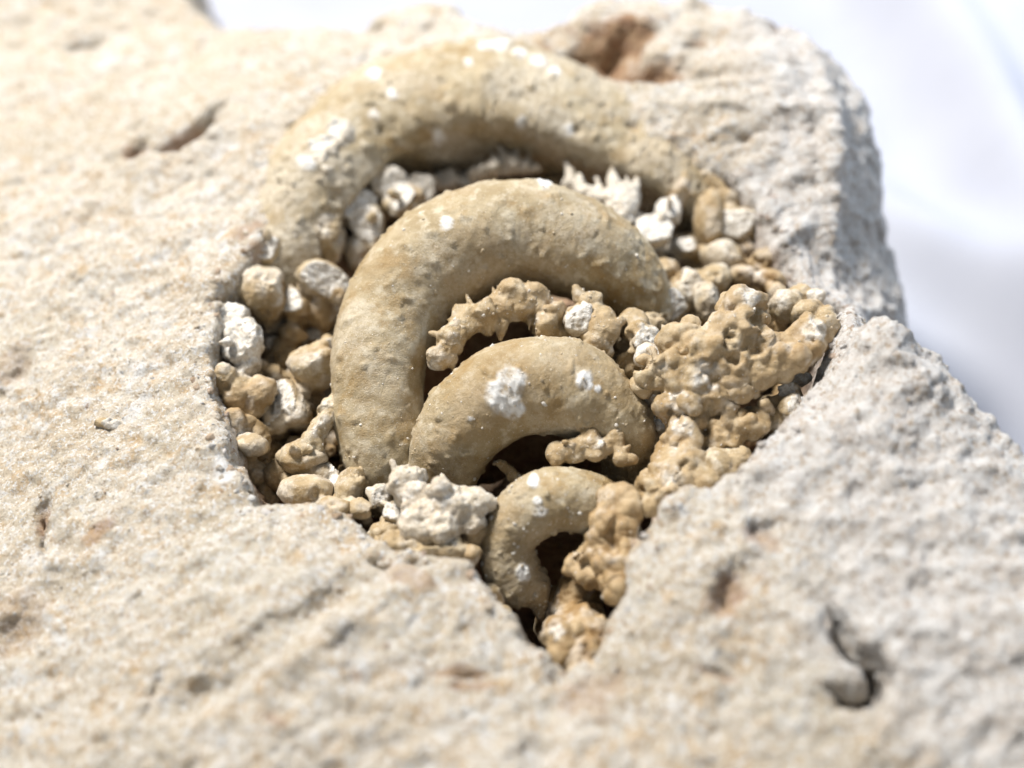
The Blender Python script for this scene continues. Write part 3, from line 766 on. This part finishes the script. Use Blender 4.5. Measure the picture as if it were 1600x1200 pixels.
# (substrate) fused masses: balls joined, remeshed and softened
def fused(name, balls, voxel=.028, it=5, ochre=.3, whites=(), seed=0, label=None, amp=1.0, spikes=(), parent=None, base_white=0.0, dome=1.0, sat=5):
    VV = []; FF = []; off = 0
    U, F = ico(3); rg = np.random.default_rng(900 + seed)
    def chunk():
        q = U * rg.uniform(.8, 1.2, 3)
        for k in range(5):
            n = rg.normal(size=3); n /= np.linalg.norm(n); t = q @ n; lim = rg.uniform(.55, .85)
            q = q - np.maximum(t - lim, 0)[:, None] * n * .9
        return q * 1.08
    for b in balls:
        px, py, z, r = b[:4]; c = np.array(at(px, py, z)); rr = r / ppu(c)
        for k in range(sat):
            o_ = rg.normal(size=3); o_ /= np.linalg.norm(o_)
            VV.append(chunk() * rr * rg.uniform(.18, .46) + c + o_ * rr * .9); FF.append(F + off); off += len(U)
        VV.append(chunk() * rr * (.92 if dome > .5 else 1) + c); FF.append(F + off); off += len(U)
        if len(b) > 4:      # joined to another ball by a run of balls
            j = b[4]; q = balls[j]; c2 = np.array(at(*q[:3])); r2 = q[3] / ppu(c2)
            n = max(2, int(np.linalg.norm(c2 - c) / min(rr, r2) * 1.6))
            for t in np.linspace(0, 1, n + 1)[1:-1]:
                w = .86 + .14 * (2 * t - 1) ** 2
                VV.append(chunk() * ((rr * (1 - t) + r2 * t) * w) + c * (1 - t) + c2 * t); FF.append(F + off); off += len(U)
    for (px, py, z, px2, py2, z2, r) in spikes:
        a = np.array(at(px, py, z)); b_ = np.array(at(px2, py2, z2)); s = 1 / ppu(a)
        for t in np.linspace(0, 1, 9):
            VV.append(U * (r * s * (1 - .62 * t)) + a * (1 - t) + b_ * t); FF.append(F + off); off += len(U)
    me0 = mesh_np('t', np.concatenate(VV), np.concatenate(FF))
    me = remesh(me0, voxel, it); bpy.data.meshes.remove(me0)
    V = verts_of(me); N = normals_of(me)
    d = amp * (.05 * fbm(V, 2.6, 3, 310 + seed) + .022 * fbm(V, 7, 3, 320 + seed) + .014 * fbm(V, 16, 2, 330 + seed) + dome * (.06 * (domes(V, 3.1, 7) - .6) + .035 * (domes(V, 7.5, 9) - .6)) + (1 - dome) * .03 * fbm(V, 5, 3, 335, ridge=True))
    hol = smooth(.30, .55, fbm(V, 2.8, 3, 360 + seed)); d = d - (.13 if dome > .5 else .03) * hol
    V = V + N * d[:, None]
    wz = np.full(len(V), base_white); nz = fbm(V, 5, 4, 340 + seed, .65)
    for (px, py, z, rad) in whites:
        p = np.array(at(px, py, z)); q = V - p; q = q - (q @ np.array(FWD))[:, None] * np.array(FWD)
        wz = np.maximum(wz, smooth(1.15, .7, np.linalg.norm(q, axis=1) * ppu(p) / rad + nz * .9) * np.clip(.6 + 1.6 * fbm(V, 9, 3, 345 + seed), 0, .85))
    wz = np.maximum(wz, .45 * smooth(.15, .6, nz))
    oz = np.clip(ochre + .5 * fbm(V, 1.5, 3, 350 + seed), 0, 1)
    c = V.mean(0); set_verts(me, V - c)
    set_tint(me, np.c_[wz, oz, np.zeros(len(V))]); smooth_shade(me)
    me.name = name; me.materials.clear()
    o = link(name, me, NOD, parent or root); o.location = c
    if label: o['label'] = label
    area_k = int(len(V) * .02); sel = rg.choice(len(V), min(area_k, 900), replace=False)
    sz = (.010 + .03 * rg.random(len(sel)) ** 4)
    crumbs('grit', V[sel], N[sel], sz, NOD, o, 1, np.c_[np.where(rg.random(len(sel)) < .35, .9, .2), oz[sel] * .7, np.zeros(len(sel))]).matrix_parent_inverse = Matrix.Translation(-Vector(c))
    return o

fused('nodule_mass', [
 (1150,478,.95,30),(1178,480,.98,24,0),(1155,515,.85,38,0),(1112,548,.7,44,2),(1175,560,.6,46,2),(1135,580,.55,36,3),(1150,605,.45,26,5),
 (1062,532,.65,32,3),(1035,585,.45,40,3),(1080,600,.45,38,8),(1100,590,.5,30,9),(1070,640,.25,36,9),(1072,682,.05,38,11),(1060,725,-.05,44,12),
 (1040,770,-.05,46,13),(1100,760,.0,30,13),(1210,560,.6,34,4),(1235,560,.62,32,16),(1262,532,.75,36,17),(1288,518,.75,22,18),(1130,650,.2,26,10),(1125,690,.05,30,20),
 (1155,665,.15,22,21),(1178,662,.2,20,22),(1015,600,.2,20,8)],
 .03, 2, .5, [(1172,462,1.2,20),(1110,590,.9,26),(1068,632,.6,20),(1280,515,1,18),(1262,520,1,16),(1065,668,.4,18),(1050,745,.3,18)], 1,
 'largest knobbly mass bridging from the whorls to the right block', 1.3,
 [(1098,560,.7,1080,548,.85,8),(1200,640,.2,1192,630,.4,8)])
fused('nodule_branch', [(684,562,.15,20),(703,532,.25,22,0),(728,503,.3,27,1),(762,492,.35,28,2),(800,472,.4,31,3),(832,474,.35,31,4),(862,492,.25,26,5),(850,512,.2,24,6),(868,520,.1,20,7)],
 .02, 2, .35, [(678,570,.4,14)], 2, 'twisted branch of crust with spines between the second and third whorl', .7,
 [(740,485,.4,728,458,.5,8),(775,468,.45,770,450,.55,5),(826,452,.45,825,440,.6,4),(783,505,.3,782,530,.2,12),(826,495,.3,828,517,.25,6),(718,487,.35,712,478,.4,6),(705,560,.15,708,582,.0,9),(690,525,.3,672,520,.3,5)], dome=.15, sat=1)
fused('nodule_branch', [(925,480,.3,24),(940,510,.3,30,0),(930,535,.2,24,1),(942,548,.15,16,2),(905,500,.25,26,1)], .02, 2, .3, [], 3,
 'lump with an oval white broken face above the third whorl', .7, [(905,465,.35,900,450,.45,12),(922,468,.35,924,456,.5,5),(945,490,.35,948,478,.45,5)], dome=.3, sat=2)
nodule(907, 499, .42, 22, 29, -12, 2, .0, sub=4, knob=.1, depthk=.5, solo=True)
fused('nodule_branch', [(872,712,-.15,19),(898,706,-.1,22,0),(925,690,.0,18,1),(918,664,.1,10,2),(935,655,.15,10,3),(955,660,.1,10,4),(963,682,.05,13,5),(948,700,.0,15,6),(970,716,-.05,10,6),(988,718,-.05,8,8),(930,705,.0,16,7)],
 .02, 2, .45, [(935,690,.2,12)], 4, 'small crust with a round hole under the third whorl', .6, [(905,668,.1,902,652,.2,5),(915,700,0,880,690,.1,6),(975,705,0,985,695,.1,5)], dome=.1, sat=0)
fused('nodule_mass', [(970,790,.0,34),(955,830,-.15,38,0),(925,868,-.35,34,1),(965,880,-.2,34,1),(972,920,-.25,24,3),(905,885,-.5,24,2),(935,895,-.5,30,2)],
 .026, 1, .75, [(1010,840,.2,16)], 5, 'orange brown lumps beside the smallest whorl', 1.3)
fused('calcite_crust', [(625,738,-.05,12),(632,765,-.1,26,0),(662,790,-.15,34,1),(700,788,-.1,34,2),(738,786,-.1,24,3),(762,786,-.1,14,4),(690,825,-.2,32,2),(655,820,-.2,26,2),(735,815,-.25,24,3),(650,745,-.05,14,1)],
 .022, 1, .1, [(640,770,.1,30),(680,775,.1,36),(730,775,.1,34),(665,745,.1,22),(700,800,.1,30)], 6, 'jagged white flake of broken crust at the foot of the third whorl', 1.1,
 [(622,745,-.05,612,718,.05,9),(690,765,-.05,688,742,.0,9)], base_white=.5, dome=.1, sat=3)
fused('nodule_mass', [(862,995,-.55,16),(880,990,-.5,16,0),(898,988,-.5,12,1),(880,1015,-.55,22,1),(905,1010,-.6,18,2)], .02, 2, .6, [(870,1000,0,14)], 7, 'pale toothed lump near the pit tip', .7, dome=.3, sat=1)
def bed(x0, x1, y0, y1, z0, z1, n, seed, keep, rr=(20, 34)):
    r = np.random.default_rng(seed); out = []
    while len(out) < n:
        px, py = r.uniform(x0, x1), r.uniform(y0, y1)
        if keep(px, py): out.append((px, py, r.uniform(z0, z1), r.uniform(*rr)))
    return out
fused('nodule_mass', bed(345, 560, 375, 790, -1.6, -1.1, 90, 21, lambda x, y: x > 350 + max(0, 480 - y) * .6 and x > 345 + max(0, y - 640) * .35 and math.sin(x * .09) * math.sin(y * .08) < .45, (14, 28)), .03, 2, .45, [], 21, 'deep knobbly floor of the left pocket', 1.6)
fused('nodule_mass', bed(1010, 1260, 290, 500, -1.15, -.7, 80, 22, lambda x, y: x < 1110 + (y - 260) * .6 and math.sin(x * .09) * math.sin(y * .08) < .45, (14, 26)), .034, 2, .45, [], 22, 'deep knobbly floor of the right pocket', 1.6)
fused('nodule_mass', bed(1030, 1260, 560, 740, -1.3, -.8, 26, 23, lambda x, y: x < 1270 - (y - 560) * .9 and math.hypot(x - 1190, y - 610) > 48), .034, 2, .6, [], 23, 'floor of knobs below the bridging mass', 1.6)
fused('nodule_mass', bed(600, 740, 825, 870, -.75, -.45, 16, 24, lambda x, y: True), .03, 2, .4, [], 24, 'knobs under the white crust flake', 1.6)
fused('calcite_crust', [(740,272,-.15,12),(770,264,-.1,16,0),(800,258,-.05,19,1),(826,262,-.05,15,2)], .022, 1, 0, [], 31, 'pale ledge of crystals right under the largest whorl', 1.0,
 [(775,262,0,768,240,.12,8),(792,256,0,780,228,.15,8),(805,254,0,808,232,.15,8),(822,258,0,828,240,.1,9)], base_white=.6, dome=.0, sat=2)
fused('calcite_crust', [(893,288,-.1,13),(915,300,-.05,14,0),(940,312,.0,18,1),(968,325,.05,28,2),(984,300,.05,16,3),(972,352,.05,15,3)], .022, 1, 0, [], 32, 'spiky white crystals under the right end of the largest whorl', 1.0,
 [(893,284,0,884,250,.12,9),(910,296,0,904,272,.1,7),(940,305,0,932,280,.1,8),(962,310,.05,956,256,.2,10),(990,300,.05,1000,262,.15,10),(984,300,.05,980,276,.15,7)], base_white=.7, dome=.0, sat=2)
fused('calcite_crust', [(498,255,.45,15),(520,235,.55,17,0),(540,215,.6,16,1),(512,270,.4,14,0),(480,290,.3,16,3)], .024, 1, 0, [], 33, 'rough white crust on the left shoulder of the largest whorl', 1.3,
 [(540,212,.6,545,195,.75,8)], base_white=.6, dome=.1, sat=3)
# strut from whorl two down to the floor lumps
fused('nodule_strut', [(528,625,-.35,14),(505,660,-.4,15,0),(482,695,-.45,18,1),(505,640,-.35,12,0)], .02, 3, .1, [(510,650,0,24),(490,680,0,16)], 8, 'pale slanting strut left of the second whorl', .6, dome=.2, sat=1)
fused('nodule_strut', [(788,728,-.6,9),(800,742,-.65,10,0),(815,750,-.65,12,1),(778,722,-.5,6,0)], .018, 2, .2, [], 9, 'thin strut between third and smallest whorl', .4, dome=.1, sat=0)
chip = nodule(172, 662, -.2, 26, 9, -10, 1, .0, sub=3, name='stone_chip', depthk=.6, solo=True)

# ------------------------------------------------------------------ cloth
cx = np.arange(-40, 60, .22); cy = np.arange(-20, 60, .22)
X, Y = np.meshgrid(cx, cy); P = np.c_[X.ravel(), Y.ravel(), np.zeros(X.size)].astype(np.float32)
z = np.full(len(P), BASE) + .12 * fbm(P, .18, 3, 400)
def fold(p, q, wid, hi):
    a = np.array(p, float); b = np.array(q, float); e = b - a; L = np.linalg.norm(e); e /= L
    w = P[:, :2] - a; u = w @ e; v = w @ np.array([-e[1], e[0]]) + .35 * np.sin(u * .35 + p[0])
    return hi * np.exp(-(v / wid) ** 2) * smooth(-3, 2, u) * smooth(L + 6, L, u)
for (a, b, wd, hi) in [((1330,-60),(1700,520),1.1,1.9),((1450,-80),(1760,360),.8,2.0),((1560,-80),(1800,180),.9,2.2),((1380,330),(1640,560),.9,1.0),((600,-60),(300,-10),1.6,.5)]:
    pa = at(*a, BASE); pb_ = at(*b, BASE)
    z = z + fold((pa.x, pa.y), (pb_.x, pb_.y), wd, hi)
P[:, 2] = z
ny, nx = X.shape; idx = np.arange(nx * ny).reshape(ny, nx)
F = np.c_[idx[:-1, :-1].ravel(), idx[:-1, 1:].ravel(), idx[1:, 1:].ravel(), idx[1:, :-1].ravel()]
me = mesh_np('backdrop_cloth', P, F); smooth_shade(me)
cloth = link('backdrop_cloth', me, CLOTH)
cloth['label'] = 'white cloth with soft bluish folds spread under and behind the rock'
cloth['category'] = 'cloth'
